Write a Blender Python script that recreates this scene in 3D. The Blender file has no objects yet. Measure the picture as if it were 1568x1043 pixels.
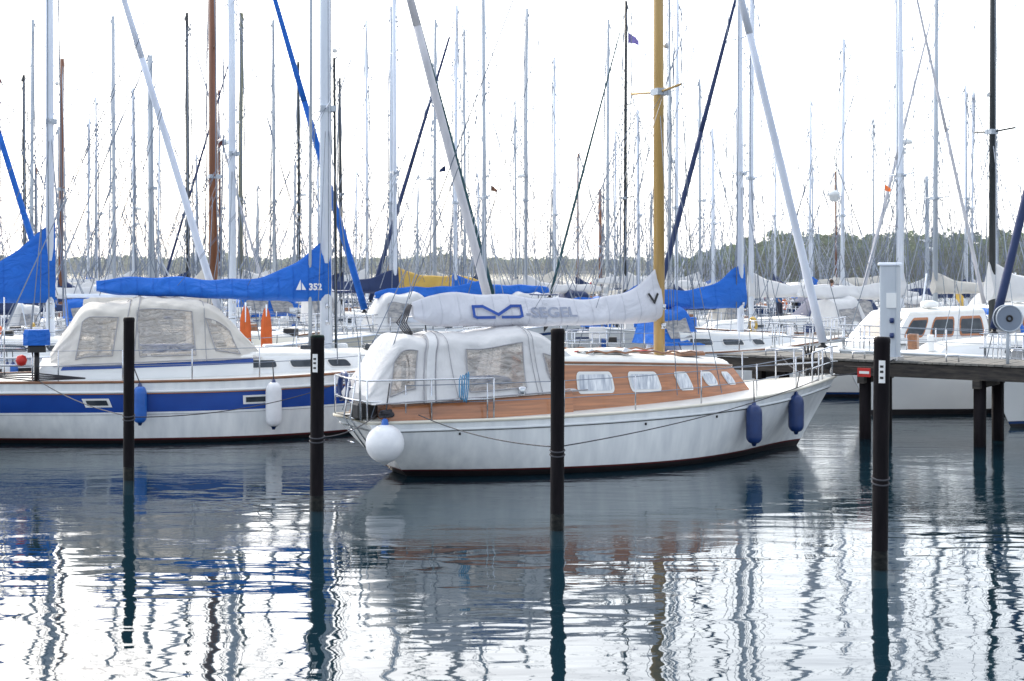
import bpy, math, random
import numpy as np
from mathutils import Vector, Matrix
random.seed(7)
scene=bpy.context.scene
CAMH=3.5; F=2178.0
# ------------------------------------------------------------------ materials
MATS={}
def newmat(name):
    m=bpy.data.materials.new(name); m.use_nodes=True
    nt=m.node_tree; b=nt.nodes.get('Principled BSDF'); MATS[name]=m
    return m,nt,b
def paint(name,col,rough=0.35,var=0.12,scale=3.0,bump=0.0,bscale=20,stretch=(1,1,1),metal=0.0,coat=0.0,trans=0.0,spec=.5,bdist=0.0):
    m,nt,b=newmat(name)
    tc=nt.nodes.new('ShaderNodeTexCoord'); mp=nt.nodes.new('ShaderNodeMapping'); mp.inputs['Scale'].default_value=stretch
    nt.links.new(tc.outputs['Object'],mp.inputs['Vector'])
    n=nt.nodes.new('ShaderNodeTexNoise'); n.inputs['Scale'].default_value=scale; n.inputs['Detail'].default_value=6
    nt.links.new(mp.outputs[0],n.inputs['Vector'])
    r=nt.nodes.new('ShaderNodeValToRGB')
    r.color_ramp.elements[0].position=0.3; r.color_ramp.elements[1].position=0.7
    r.color_ramp.elements[0].color=(col[0]*(1-var*1.3),col[1]*(1-var*1.2),col[2]*(1-var),1)
    r.color_ramp.elements[1].color=(min(1,col[0]*(1+var*.4)),min(1,col[1]*(1+var*.4)),min(1,col[2]*(1+var*.4)),1)
    nt.links.new(n.outputs['Fac'],r.inputs[0]); nt.links.new(r.outputs[0],b.inputs['Base Color'])
    b.inputs['Roughness'].default_value=rough; b.inputs['Metallic'].default_value=metal
    b.inputs['Coat Weight'].default_value=coat; b.inputs['Specular IOR Level'].default_value=spec
    if bump>0:
        n2=nt.nodes.new('ShaderNodeTexNoise'); n2.inputs['Scale'].default_value=bscale; n2.inputs['Detail'].default_value=3; n2.inputs['Distortion'].default_value=bdist
        nt.links.new(mp.outputs[0],n2.inputs['Vector'])
        bp=nt.nodes.new('ShaderNodeBump'); bp.inputs['Distance'].default_value=bump; bp.inputs['Strength'].default_value=1
        nt.links.new(n2.outputs['Fac'],bp.inputs['Height']); nt.links.new(bp.outputs[0],b.inputs['Normal'])
    if trans>0:
        out=nt.nodes['Material Output']; t=nt.nodes.new('ShaderNodeBsdfTranslucent'); nt.links.new(r.outputs[0],t.inputs['Color'])
        mx=nt.nodes.new('ShaderNodeMixShader'); mx.inputs[0].default_value=trans
        nt.links.new(b.outputs[0],mx.inputs[1]); nt.links.new(t.outputs[0],mx.inputs[2]); nt.links.new(mx.outputs[0],out.inputs['Surface'])
    return m
paint('gelcoat',(.80,.815,.82),.22,.06,1.2,coat=.3)
paint('hull_white',(.80,.82,.83),.2,.13,2.2,coat=.3,stretch=(2.5,2.5,.35),bump=.004,bscale=.8)
paint('gelcoat_b',(.72,.75,.77),.25,.08,1.5)
paint('gelcoat_cream',(.74,.70,.60),.3,.08,1.5)
paint('deck',(.74,.74,.71),.5,.10,4)
paint('navy',(.014,.045,.15),.25,.2,2)
paint('cobalt',(.012,.065,.33),.25,.15,2)
paint('antifoul',(.015,.012,.014),.5,.3,4)
paint('bootred',(.09,.012,.012),.4,.2,4)
CV=dict(bump=.055,bscale=1.7,bdist=1.4)
paint('canvas_white',(.76,.765,.775),.8,.08,2,stretch=(1,1,.7),trans=.25,**CV)
paint('canvas_beige',(.72,.695,.65),.8,.10,2,stretch=(1,1,.7),trans=.3,**CV)
paint('canvas_blue',(.010,.16,.64),.65,.15,2,stretch=(.8,1,1.3),trans=.2,bump=.10,bscale=2.0,bdist=1.5)
paint('canvas_navy',(.010,.028,.10),.7,.15,2,bump=.03,bscale=3)
paint('canvas_teal',(.01,.06,.075),.7,.15,2,bump=.03,bscale=3)
paint('canvas_yellow',(.62,.42,.10),.7,.12,2,bump=.03,bscale=3,trans=.2)
paint('cover_grey',(.70,.71,.77),.7,.07,2,stretch=(1,1,.8),trans=.15,bump=.08,bscale=1.6,bdist=1.5)
paint('furl_grey',(.55,.55,.59),.7,.15,4,bump=.03,bscale=6,stretch=(1,1,.3))
paint('furl_white',(.66,.71,.82),.7,.1,4,bump=.03,bscale=6,stretch=(1,1,.3))
paint('seam',(.35,.35,.38),.8,.1)
paint('lettering_grey',(.30,.33,.42),.7,.1)
paint('glass',(.05,.06,.07),.08,.5,3)
paint('vinyl_dull',(.40,.38,.36),.15,.5,4,bump=.06,bscale=4,stretch=(1,1,2),coat=.3)
paint('curtain',(.74,.76,.79),.5,.40,26,stretch=(1,1,.04))  # darker vertical bands put the shade of the folds into the colour
paint('frame',(.80,.80,.79),.3,.05)
paint('teak',(.28,.12,.055),.35,.35,4,stretch=(.5,4,9),coat=.4)
paint('mahogany',(.46,.18,.075),.25,.30,3,stretch=(.35,3,8),coat=.5)
paint('alu',(.74,.80,.90),.4,.10,4,stretch=(1,1,.2))
paint('alu_grey',(.46,.51,.57),.4,.15,4,stretch=(1,1,.2))
paint('mast_gold',(.52,.33,.11),.4,.2,3,stretch=(3,3,.2),coat=.3)
paint('mast_wood',(.20,.07,.028),.4,.3,3,stretch=(3,3,.2),coat=.3)
paint('mast_black',(.018,.025,.03),.4,.2)
paint('mast_olive',(.18,.18,.11),.5,.2)
paint('steel',(.6,.62,.66),.2,.05,metal=.85)
paint('wire',(.18,.22,.29),.4,.1)
paint('wire_light',(.38,.43,.51),.4,.1)
paint('rope_dark',(.05,.05,.06),.8,.2)
paint('rope_blue',(.14,.36,.58),.8,.3,30)
paint('rubber_navy',(.010,.035,.14),.35,.2,5)
paint('rubber_blue',(.012,.11,.44),.35,.2,5)
paint('rubber_white',(.76,.77,.80),.35,.1,5)
paint('rubber_black',(.012,.012,.014),.4,.2,5)
paint('red',(.55,.02,.015),.5,.15)
paint('orange',(.75,.18,.04),.6,.15,trans=.3)
paint('white_sign',(.78,.78,.78),.5,.05)
paint('pile_black',(.009,.007,.009),.65,.5,5,bump=.012,bscale=12,stretch=(2,2,.4),spec=.12)
paint('pile_wet',(.006,.007,.007),.15,.5,5,bump=.006,bscale=14,spec=.3)
paint('algae',(.010,.026,.020),.8,.5,9,bump=.02,bscale=30,spec=.1)
paint('pier_wood',(.07,.062,.055),.85,.45,3,bump=.012,bscale=14,stretch=(1,1,6),spec=.15)
paint('pier_deck',(.20,.19,.17),.85,.35,3,bump=.01,bscale=14,spec=.2)
paint('skin',(.45,.27,.19),.5,.1)
paint('hair',(.05,.03,.02),.7,.2)
paint('shirt_lilac',(.25,.20,.50),.8,.15)
paint('shirt_blue',(.03,.12,.30),.8,.15)
paint('trousers',(.03,.035,.06),.8,.15)
paint('bank',(.05,.065,.04),.95,.3,.05,spec=.1)
paint('sand',(.20,.20,.17),.95,.2,.05,spec=.1)
m,nt,b=newmat('vinyl')
tc=nt.nodes.new('ShaderNodeTexCoord'); n=nt.nodes.new('ShaderNodeTexNoise'); n.inputs['Scale'].default_value=3.2; n.inputs['Detail'].default_value=4; n.inputs['Distortion'].default_value=2
mp=nt.nodes.new('ShaderNodeMapping'); mp.inputs['Rotation'].default_value=(0,.6,0); mp.inputs['Scale'].default_value=(1,1,2.2)
nt.links.new(tc.outputs['Object'],mp.inputs['Vector']); nt.links.new(mp.outputs[0],n.inputs['Vector'])
bp=nt.nodes.new('ShaderNodeBump'); bp.inputs['Distance'].default_value=.12; nt.links.new(n.outputs['Fac'],bp.inputs['Height']); nt.links.new(bp.outputs[0],b.inputs['Normal'])
b.inputs['Base Color'].default_value=(.48,.46,.44,1); b.inputs['Roughness'].default_value=.12; b.inputs['Coat Weight'].default_value=.4
t=nt.nodes.new('ShaderNodeBsdfTransparent'); t.inputs['Color'].default_value=(.9,.87,.83,1)
mx=nt.nodes.new('ShaderNodeMixShader'); r=nt.nodes.new('ShaderNodeMapRange'); nt.links.new(n.outputs['Fac'],r.inputs[0])
r.inputs[1].default_value=.3; r.inputs[2].default_value=.7; r.inputs[3].default_value=.2; r.inputs[4].default_value=.6
nt.links.new(r.outputs[0],mx.inputs[0]); nt.links.new(b.outputs[0],mx.inputs[1]); nt.links.new(t.outputs[0],mx.inputs[2]); nt.links.new(mx.outputs[0],nt.nodes['Material Output'].inputs['Surface'])
def foliage(name,c1,c2,sc=.12):
    m,nt,b=newmat(name)
    g=nt.nodes.new('ShaderNodeTexNoise'); g.inputs['Scale'].default_value=sc; g.inputs['Detail'].default_value=8
    tc=nt.nodes.new('ShaderNodeTexCoord'); nt.links.new(tc.outputs['Object'],g.inputs['Vector'])
    r=nt.nodes.new('ShaderNodeValToRGB'); r.color_ramp.elements[0].position=.35; r.color_ramp.elements[1].position=.65
    r.color_ramp.elements[0].color=(*c1,1); r.color_ramp.elements[1].color=(*c2,1)
    nt.links.new(g.outputs['Fac'],r.inputs[0]); nt.links.new(r.outputs[0],b.inputs['Base Color'])
    b.inputs['Roughness'].default_value=.9; b.inputs['Specular IOR Level'].default_value=.1
    t=nt.nodes.new('ShaderNodeBsdfTranslucent'); nt.links.new(r.outputs[0],t.inputs['Color'])
    mx=nt.nodes.new('ShaderNodeMixShader'); mx.inputs[0].default_value=.4
    nt.links.new(b.outputs[0],mx.inputs[1]); nt.links.new(t.outputs[0],mx.inputs[2]); nt.links.new(mx.outputs[0],nt.nodes['Material Output'].inputs['Surface'])
foliage('leaves_near',(.045,.085,.04),(.09,.145,.05))
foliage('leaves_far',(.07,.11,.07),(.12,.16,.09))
# water
m,nt,b=newmat('water_surface')
N=nt.nodes; K=nt.links
tc=N.new('ShaderNodeTexCoord')
def noise(scale,stretch,detail=2,rough=.5,dist=0):
    mp=N.new('ShaderNodeMapping'); mp.inputs['Scale'].default_value=stretch; K.new(tc.outputs['Object'],mp.inputs['Vector'])
    n=N.new('ShaderNodeTexNoise'); n.inputs['Scale'].default_value=scale; n.inputs['Detail'].default_value=detail
    n.inputs['Roughness'].default_value=rough; n.inputs['Distortion'].default_value=dist
    K.new(mp.outputs[0],n.inputs['Vector']); return n
def mth(op,a,bb,c=None):
    q=N.new('ShaderNodeMath'); q.operation=op
    for i,v in enumerate((a,bb,c)):
        if v is None: continue
        if isinstance(v,(int,float)): q.inputs[i].default_value=v
        else: K.new(v,q.inputs[i])
    return q.outputs[0]
nl=noise(1.35,(.6,1.2,1),1.5,.4,.4); nm=noise(3.4,(.42,1.4,1),1.5,.5,.3); nf=noise(9,(.5,1.4,1),3,.6)
mask=noise(.16,(.5,1.6,1),3,.5)
sep=N.new('ShaderNodeSeparateXYZ'); K.new(tc.outputs['Object'],sep.inputs[0])
yr=N.new('ShaderNodeMapRange'); K.new(sep.outputs[1],yr.inputs[0]); yr.inputs[1].default_value=14; yr.inputs[2].default_value=22; yr.inputs[3].default_value=-.16; yr.inputs[4].default_value=.10
mk=mth('ADD',mask.outputs['Fac'],yr.outputs[0])
mr=N.new('ShaderNodeMapRange'); K.new(mk,mr.inputs[0]); mr.inputs[1].default_value=.44; mr.inputs[2].default_value=.62; mr.inputs[3].default_value=.06; mr.inputs[4].default_value=1
h=mth('MULTIPLY',nl.outputs['Fac'],.0165)
h=mth('ADD',h,mth('MULTIPLY',nm.outputs['Fac'],.0040))
h=mth('ADD',h,mth('MULTIPLY',mth('MULTIPLY',nf.outputs['Fac'],mr.outputs[0]),.0045))
bp=N.new('ShaderNodeBump'); bp.inputs['Strength'].default_value=1; bp.inputs['Distance'].default_value=1.0
K.new(h,bp.inputs['Height'])
gl=N.new('ShaderNodeBsdfGlossy'); gl.inputs['Roughness'].default_value=.01; gl.inputs['Color'].default_value=(1,1,1,1)
df=N.new('ShaderNodeBsdfDiffuse'); df.inputs['Color'].default_value=(.004,.018,.028,1)
fr=N.new('ShaderNodeFresnel'); fr.inputs['IOR'].default_value=1.6
mx=N.new('ShaderNodeMixShader'); K.new(bp.outputs[0],gl.inputs['Normal']); K.new(bp.outputs[0],fr.inputs['Normal'])
K.new(fr.outputs[0],mx.inputs[0]); K.new(df.outputs[0],mx.inputs[1]); K.new(gl.outputs[0],mx.inputs[2])
K.new(mx.outputs[0],N['Material Output'].inputs['Surface']); N.remove(b)
# ------------------------------------------------------------------ mesh builder
class MB:
    def __init__(s): s.v=[];s.f=[];s.m=[];s.sm=[];s.slots=[]
    def slot(s,mat):
        if mat not in s.slots: s.slots.append(mat)
        return s.slots.index(mat)
    def add(s,vs,fs,mat,smooth=True):
        o=len(s.v); s.v+= [tuple(p) for p in vs]
        mi=s.slot(mat) if isinstance(mat,str) else None
        for i,f in enumerate(fs):
            s.f.append(tuple(o+k for k in f)); s.m.append(mi if mi is not None else s.slot(mat[i])); s.sm.append(smooth)
    def tube(s,pts,r,mat,n=6,r2=None,caps=True,closed=False):
        P=[Vector(p) for p in pts]; k=len(P); vs=[];fs=[]
        if r2 is None:r2=r
        up=Vector((0,0,1)); prev=None
        for i,p in enumerate(P):
            a=P[max(0,i-1)] if not closed else P[(i-1)%k]; c=P[min(k-1,i+1)] if not closed else P[(i+1)%k]
            t=(c-a).normalized()
            if prev is None:
                x=t.cross(up if abs(t.z)<.9 else Vector((0,1,0))).normalized()
            else:
                x=(prev-t*prev.dot(t)).normalized()
            prev=x; y=t.cross(x); rr=r+(r2-r)*i/max(1,k-1)
            for j in range(n):
                an=2*math.pi*j/n; vs.append(p+x*math.cos(an)*rr+y*math.sin(an)*rr)
        for i in range(k-1+(1 if closed else 0)):
            for j in range(n):
                a=i*n;bn=((i+1)%k)*n;fs.append((a+j,a+(j+1)%n,bn+(j+1)%n,bn+j))
        if caps and not closed:
            fs.append(tuple(range(n))[::-1]); fs.append(tuple((k-1)*n+j for j in range(n)))
        s.add(vs,fs,mat,True)
    def box(s,c,sz,mat,rz=0,bev=0):
        x,y,z=[q/2 for q in sz]; b=min(bev,x*.5,y*.5) if bev else 0
        if b: base=[(-x+b,-y),(x-b,-y),(x,-y+b),(x,y-b),(x-b,y),(-x+b,y),(-x,y-b),(-x,-y+b)]
        else: base=[(-x,-y),(x,-y),(x,y),(-x,y)]
        k=len(base); cr,sr=math.cos(rz),math.sin(rz); vs=[]
        rings=[(-z,1),(z,1)] if not b else [(-z,1),(z-b,1),(z,.9)]
        for zz,sc in rings:
            for px,py in base: px*=sc;py*=sc; vs.append((c[0]+px*cr-py*sr,c[1]+px*sr+py*cr,c[2]+zz))
        fs=[]
        for i in range(len(rings)-1):
            for j in range(k): fs.append((i*k+j,i*k+(j+1)%k,(i+1)*k+(j+1)%k,(i+1)*k+j))
        fs.append(tuple(range(k))[::-1]); fs.append(tuple((len(rings)-1)*k+j for j in range(k)))
        s.add(vs,fs,mat,False)
    def lathe(s,c,prof,mat,n=16,mats=None):
        vs=[];fs=[];ml=[]
        for r,z in prof:
            for j in range(n): a=2*math.pi*j/n; vs.append((c[0]+r*math.cos(a),c[1]+r*math.sin(a),c[2]+z))
        for i in range(len(prof)-1):
            for j in range(n):
                fs.append((i*n+j,i*n+(j+1)%n,(i+1)*n+(j+1)%n,(i+1)*n+j)); ml.append(mats[i] if mats else mat)
        fs.append(tuple(range(n))[::-1]); ml.append(ml[0]); fs.append(tuple((len(prof)-1)*n+j for j in range(n))); ml.append(ml[-2])
        s.add(vs,fs,ml,True)
    def grid(s,rows,mat,smooth=True,closed=False,skip=None):
        n=len(rows[0]); vs=[p for r in rows for p in r]; fs=[]; ml=[]
        for i in range(len(rows)-1):
            for j in range(n if closed else n-1):
                if skip and skip(i,j): continue
                fs.append((i*n+j,i*n+(j+1)%n,(i+1)*n+(j+1)%n,(i+1)*n+j)); ml.append(mat[j] if isinstance(mat,list) else mat)
        s.add(vs,fs,ml,smooth)
    def obj(s,name,parent=None,loc=(0,0,0),rz=0):
        me=bpy.data.meshes.new(name); me.from_pydata(s.v,[],s.f)
        for k in s.slots: me.materials.append(MATS[k])
        me.polygons.foreach_set('material_index',s.m); me.polygons.foreach_set('use_smooth',s.sm); me.update()
        o=bpy.data.objects.new(name,me); scene.collection.objects.link(o)
        o.location=loc; o.rotation_euler=(0,0,rz)
        if parent: o.parent=parent
        return o
def empty(name,loc,rz):
    e=bpy.data.objects.new(name,None); e.location=loc; e.rotation_euler=(0,0,rz); scene.collection.objects.link(e); return e
def cr(tab,x):
    xs=[t[0] for t in tab]
    if x<=xs[0]: return tab[0][1]
    if x>=xs[-1]: return tab[-1][1]
    i=max(k for k in range(len(xs)-1) if xs[k]<=x)
    x0,x1=xs[i],xs[i+1]; y0,y1=tab[i][1],tab[i+1][1]
    def sl(k):
        if k==0: return (tab[1][1]-tab[0][1])/(xs[1]-xs[0])
        if k==len(xs)-1: return (tab[-1][1]-tab[-2][1])/(xs[-1]-xs[-2])
        return (tab[k+1][1]-tab[k-1][1])/(xs[k+1]-xs[k-1])
    h_=x1-x0;t=(x-x0)/h_
    return (2*t**3-3*t**2+1)*y0+(t**3-2*t**2+t)*h_*sl(i)+(-2*t**3+3*t**2)*y1+(t**3-t**2)*h_*sl(i+1)
# ------------------------------------------------------------------ hull
BT=[(0,.50),(.1,.66),(.25,.86),(.45,1),(.6,.97),(.75,.78),(.88,.45),(.95,.2),(1,.012)]
WT=[(0,.36),(.12,.72),(.3,.90),(.55,.90),(.75,.72),(.9,.42),(1,.15)]
class Hull:
    def __init__(s,x0,L,B,sheer,wl0,wl1,bt=BT):
        s.x0=x0;s.L=L;s.B=B;s.sh=sheer;s.wl0=wl0;s.wl1=wl1;s.bt=bt
    def zs(s,t): return cr(s.sh,t)
    def pt(s,t,q,side=-1,off=0):
        zs=s.zs(t); xd=s.x0+(s.L-s.x0)*t; xw=s.wl0+(s.wl1-s.wl0)*t
        qq=q if q<0 else q**(1.0 if t>.5 else .85)
        x=xw+(xd-xw)*qq; w=cr(WT,t); b_=s.B*cr(s.bt,t)
        p=2.1-1.0*max(0,(t-.5)*2)
        if q>=0: f=w+(1-w)*(1-(1-min(q,1))**p)
        else: f=max(.0,w*(1+q*1.3))
        return (x,side*(b_*f+off),q*zs)
    def tx(s,x): return (x-s.x0)/(s.L-s.x0)
    def build(s,mb,levels,nst=30,deck='deck',bulwark=0.0):
        for side in (-1,1):
            rows=[]
            for i in range(nst+1):
                t=i/nst; t=1-(1-t)**1.25
                zs=s.zs(t); row=[]
                for k,v,mt in levels:
                    q=v/zs if k=='z' else v
                    row.append(s.pt(t,q,side))
                rows.append(row)
            if side==1: rows=rows[::-1]
            mb.grid(rows,[l[2] for l in levels[:-1]])
        tr=[s.pt(0,(v/s.zs(0) if k=='z' else v),-1) for k,v,_ in levels]
        n=len(tr)
        vs=tr+[(p[0],-p[1],p[2]) for p in tr]; fs=[];ml=[]
        for i in range(n-1): fs.append((i,i+1,n+i+1,n+i)); ml.append(levels[i][2])
        mb.add(vs,fs,ml,False)
        rows=[]
        for i in range(nst+1):
            t=i/nst; t=1-(1-t)**1.25
            a=s.pt(t,1,-1,-.01); z=a[2]-bulwark
            rows.append([(a[0],a[1],z),(a[0],a[1]*.5,z+.04),(a[0],0,z+.055),(a[0],-a[1]*.5,z+.04),(a[0],-a[1],z)])
        mb.grid(rows,deck)
def strake(mb,h,q,r,mat,off=0,t0=0,t1=1,n=24,dz=0,around=True):
    a=[h.pt(t0+(t1-t0)*i/n,q,-1,off) for i in range(n+1)]
    b_=[h.pt(t0+(t1-t0)*i/n,q,1,off) for i in range(n+1)]
    pts=a+b_[::-1]
    pts=[(p[0],p[1],p[2]+dz) for p in pts]
    mb.tube(pts,r,mat,6,closed=around)
class Cabin:
    def __init__(s,x0,x1,wt,z0,zt,rb,rf,tum=.12):
        s.__dict__.update(x0=x0,x1=x1,wt=wt,z0=z0,zt=zt,rb=rb,rf=rf,tum=tum)
    def side(s,t,h,side=-1,off=0):
        x=(s.x0+s.rb*h)*(1-t)+(s.x1-s.rf*h)*t
        w=cr(s.wt,t)-s.tum*h; zt=cr(s.zt,t)
        return (x,side*(w+off),s.z0+(zt-s.z0)*h)
    def build(s,mb,ms,mr,n=14,trim=None):
        rows=[]
        for i in range(n+1):
            t=i/n; L=[s.side(t,hh,-1) for hh in (0,.3,.6,.88)]
            e=s.side(t,1,-1); w=abs(e[1])
            L+= [(e[0],e[1]+.01,e[2]-.02),(e[0],-(w-.07),e[2]+.015),(e[0],-w*.5,e[2]+.05),(e[0],0,e[2]+.07)]
            full=L+[(p[0],-p[1],p[2]) for p in L[:-1][::-1]]
            rows.append(full)
        k=len(rows[0]); ml=[ms]*3+[mr]*(k-1-6)+[ms]*3
        mb.grid(rows,ml)
        for r in (rows[0],rows[-1]): mb.add(r,[tuple(range(k))],ms,False)
        if trim:
            for sd in (-1,1): mb.tube([s.side(i/n,.93,sd,.012) for i in range(n+1)],.022,trim,6)
    def window(s,mb,t0,t1,h0,h1,frame='frame',glass='glass',sides=(-1,1),fr=.22,rr=.3):
        def rr_(a0,a1,b0,b1,side,off):
            pts=[]; ra=(a1-a0)*rr*.5*min(1,(b1-b0)*.8/(a1-a0)/3); rb=(b1-b0)*rr
            for cx,cy,an0 in ((a1-ra,b1-rb,0),(a0+ra,b1-rb,90),(a0+ra,b0+rb,180),(a1-ra,b0+rb,270)):
                for k in range(5):
                    an=math.radians(an0+k*22.5); pts.append(s.side(cx+ra*math.cos(an),cy+rb*math.sin(an),side,off))
            return pts
        for sd in sides:
            p=rr_(t0,t1,h0,h1,sd,.010); mb.add(p,[tuple(range(len(p)))],frame,False)
            dh=(h1-h0)*fr*.6; dt=(t1-t0)*fr*.25
            p=rr_(t0+dt,t1-dt,h0+dh,h1-dh,sd,.018); mb.add(p,[tuple(range(len(p)))],glass,False)
class Tent:
    def __init__(s,x0,x1,zb,zt,wb,wt,wins=()):
        s.__dict__.update(x0=x0,x1=x1,zb=zb,zt=zt,wb=wb,wt=wt,wins=wins)
    def pt(s,x,a,off=0):
        zt=cr(s.zt,x); zb=cr(s.zb,x); wb=cr(s.wb,x); wt=cr(s.wt,x)
        sg=-1 if a<0 else 1; u=1-abs(a); cz=.24*min(1,(zt-zb)/.8)
        if u<.55:
            f=u/.55; y=wb+(wt-wb)*f; z=zb+(zt-cz-zb)*f
            y-= .035*math.sin(f*math.pi)
            ny,nz=1,.15
        else:
            f=(u-.55)/.45; an=f*math.pi/2
            y=wt*math.cos(an)**.8 if f<1 else 0; z=(zt-cz)+cz*math.sin(an)**.9
            ny,nz=math.cos(an),math.sin(an)
        return (x,sg*(y+off*ny),z+off*nz)
    def build(s,mb,mat,n=44,m=28,wr=.014,overlay='vinyl',border='seam',holes=True):
        rows=[]
        for i in range(n+1):
            x=s.x0+(s.x1-s.x0)*i/n
            rows.append([s.pt(x,-1+2*j/m,wr*(math.sin(x*6+j*.9)*math.sin(j*.7+x*2.3)+.5*math.sin(x*15-j*.8))) for j in range(m+1)])
        dx=(s.x1-s.x0)/n; da=2/m
        def skip(i,j):
            if not holes: return False
            x=s.x0+dx*(i+.5); a=-abs(-1+da*(j+.5))
            for xa,xb,aa,ab,sk in s.wins:
                f=(a-aa)/(ab-aa); xx=x-sk*f
                if xa+dx*.6<xx<xb-dx*.6 and aa+da*.5<a<ab-da*.5: return True
            return False
        mb.grid(rows,mat,skip=skip)
        for r in (rows[0],rows[-1]): mb.add(r,[tuple(range(len(r)))],mat,True)
        for xa,xb,aa,ab,sk in s.wins:
            for sg in (1,-1):
                k=10
                R=[[s.pt(xa+(xb-xa)*i/k+sk*j/k,sg*(aa+(ab-aa)*j/k),.022 if holes else .035) for j in range(k+1)] for i in range(k+1)]
                mb.grid(R,overlay)
                b_=[R[i][0] for i in range(k+1)]+[R[k][j] for j in range(1,k+1)]+[R[i][k] for i in range(k-1,-1,-1)]+[R[0][j] for j in range(k-1,0,-1)]
                mb.tube(b_,.010,border,4,closed=True)
    def seam(s,mb,x,mat='seam',r=.010,skew=0):
        mb.tube([s.pt(x+skew*(1-abs(-1+2*j/30)),-1+2*j/30,.02) for j in range(31)],r,mat,4)
    def flap(s,mb,x,skew,mat,w=.10):
        R=[[s.pt(x+dx+skew*(1-abs(-1+2*j/30)),-1+2*j/30,.028) for j in range(31)] for dx in (0,w)]
        mb.grid(R,mat)
G=[(0,.25),(.12,.85),(.3,1),(.55,.72),(.8,.4),(1,.08)]
def cover(mb,st,mat,n=44,wr=.02,seed=0):
    tb=[(a[0],a[1]) for a in st]; tt=[(a[0],a[2]) for a in st]; tw=[(a[0],a[3]) for a in st]
    fs=[0,.06,.12,.22,.34,.46,.58,.7,.82,.92,1]
    rows=[]; rnd=random.Random(seed); ph=[rnd.random()*6 for _ in range(4)]
    for i in range(n+1):
        x=st[0][0]+(st[-1][0]-st[0][0])*i/n
        b_,t_,w=cr(tb,x),cr(tt,x),cr(tw,x)
        L=[]
        for f in fs:
            wob=wr*(math.sin(x*5+f*7+ph[0])*.5+math.sin(x*11-f*9+ph[1])*.35+math.sin(x*2.3+f*4+ph[2])*.4)
            L.append((x,-(w*cr(G,f)+wob*cr(G,f)),b_+(t_-b_)*f+.02*math.sin(x*6+ph[3])*f-.015*abs(math.sin(x*3.2+ph[1]))*(1-f)))
        R=[(p[0],-p[1],p[2]) for p in L[1:-1][::-1]]
        rows.append(L+R)
    mb.grid(rows,mat,closed=True)
    for r in (rows[0],rows[-1]): mb.add(r,[tuple(range(len(r)))],mat,False)
    for i in range(3,n-1,6):
        mb.tube([(p[0],p[1]*1.04,p[2]) for p in rows[i]],.006,mat,4,closed=True)
    def surf(x,z,off=.03):
        b_,t_,w=cr(tb,x),cr(tt,x),cr(tw,x); f=min(1,max(0,(z-b_)/(t_-b_)))
        return (x,-(w*cr(G,f)+off),z)
    return surf
def fender(mb,x,y,ztop,L,r,mat,tip='rubber_black',rope=None):
    k=8; prof=[(.03,0),(.045,-.06)]
    mats=[tip,tip]
    for i in range(k+1):
        an=math.pi/2*i/k; prof.append((.05+(r-.05)*math.sin(an),-.06-(L*.2)*(1-math.cos(an)))); mats.append(mat)
    for i in range(k+1):
        an=math.pi/2*i/k; prof.append((.05+(r-.05)*math.cos(an),-L*.8+.02-(L*.16)*math.sin(an))); mats.append(mat if i<k-2 else tip)
    prof.append((.03,-L)); prof=prof[::-1]; mats=mats[::-1]
    mb.lathe((x,y,ztop),prof,mat,18,mats)
    if rope: mb.tube([(x,y,ztop),rope],.012,'rope_dark',5)
def rails(mb,h,ts,hgt=.6,mat='steel',n=2,t0=None,t1=None,inset=.06,r=.014):
    for sd in (-1,1):
        tops=[]
        for t in ts:
            p=h.pt(t,1,sd,-inset); mb.tube([p,(p[0],p[1],p[2]+hgt)],r,mat,6); tops.append(p)
        for k in range(n):
            zz=hgt*(1-.48*k)-.01
            mb.tube([(p[0],p[1],p[2]+zz) for p in tops],.007,'wire',4)
def pulpit(mb,h,ta,tb_,hgt=.62,mat='steel',bow=True):
    ts=[ta+(tb_-ta)*i/4 for i in range(5)]
    L=[h.pt(t,1,-1,-.05) for t in ts]; 
    for zz in (hgt,hgt*.5):
        pts=[(p[0],p[1],p[2]+zz) for p in L]
        e=pts[-1]
        dx=.15 if bow else -.08
        pts=pts+[(e[0]+dx,0,e[2])]+[(p[0],-p[1],p[2]) for p in pts[::-1]]
        mb.tube(pts,.016,mat,6)
    for i in (0,2,4):
        for sd in (-1,1):
            p=L[i]; mb.tube([(p[0],sd*abs(p[1]),p[2]),(p[0],sd*abs(p[1]),p[2]+hgt)],.016,mat,6)
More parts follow.
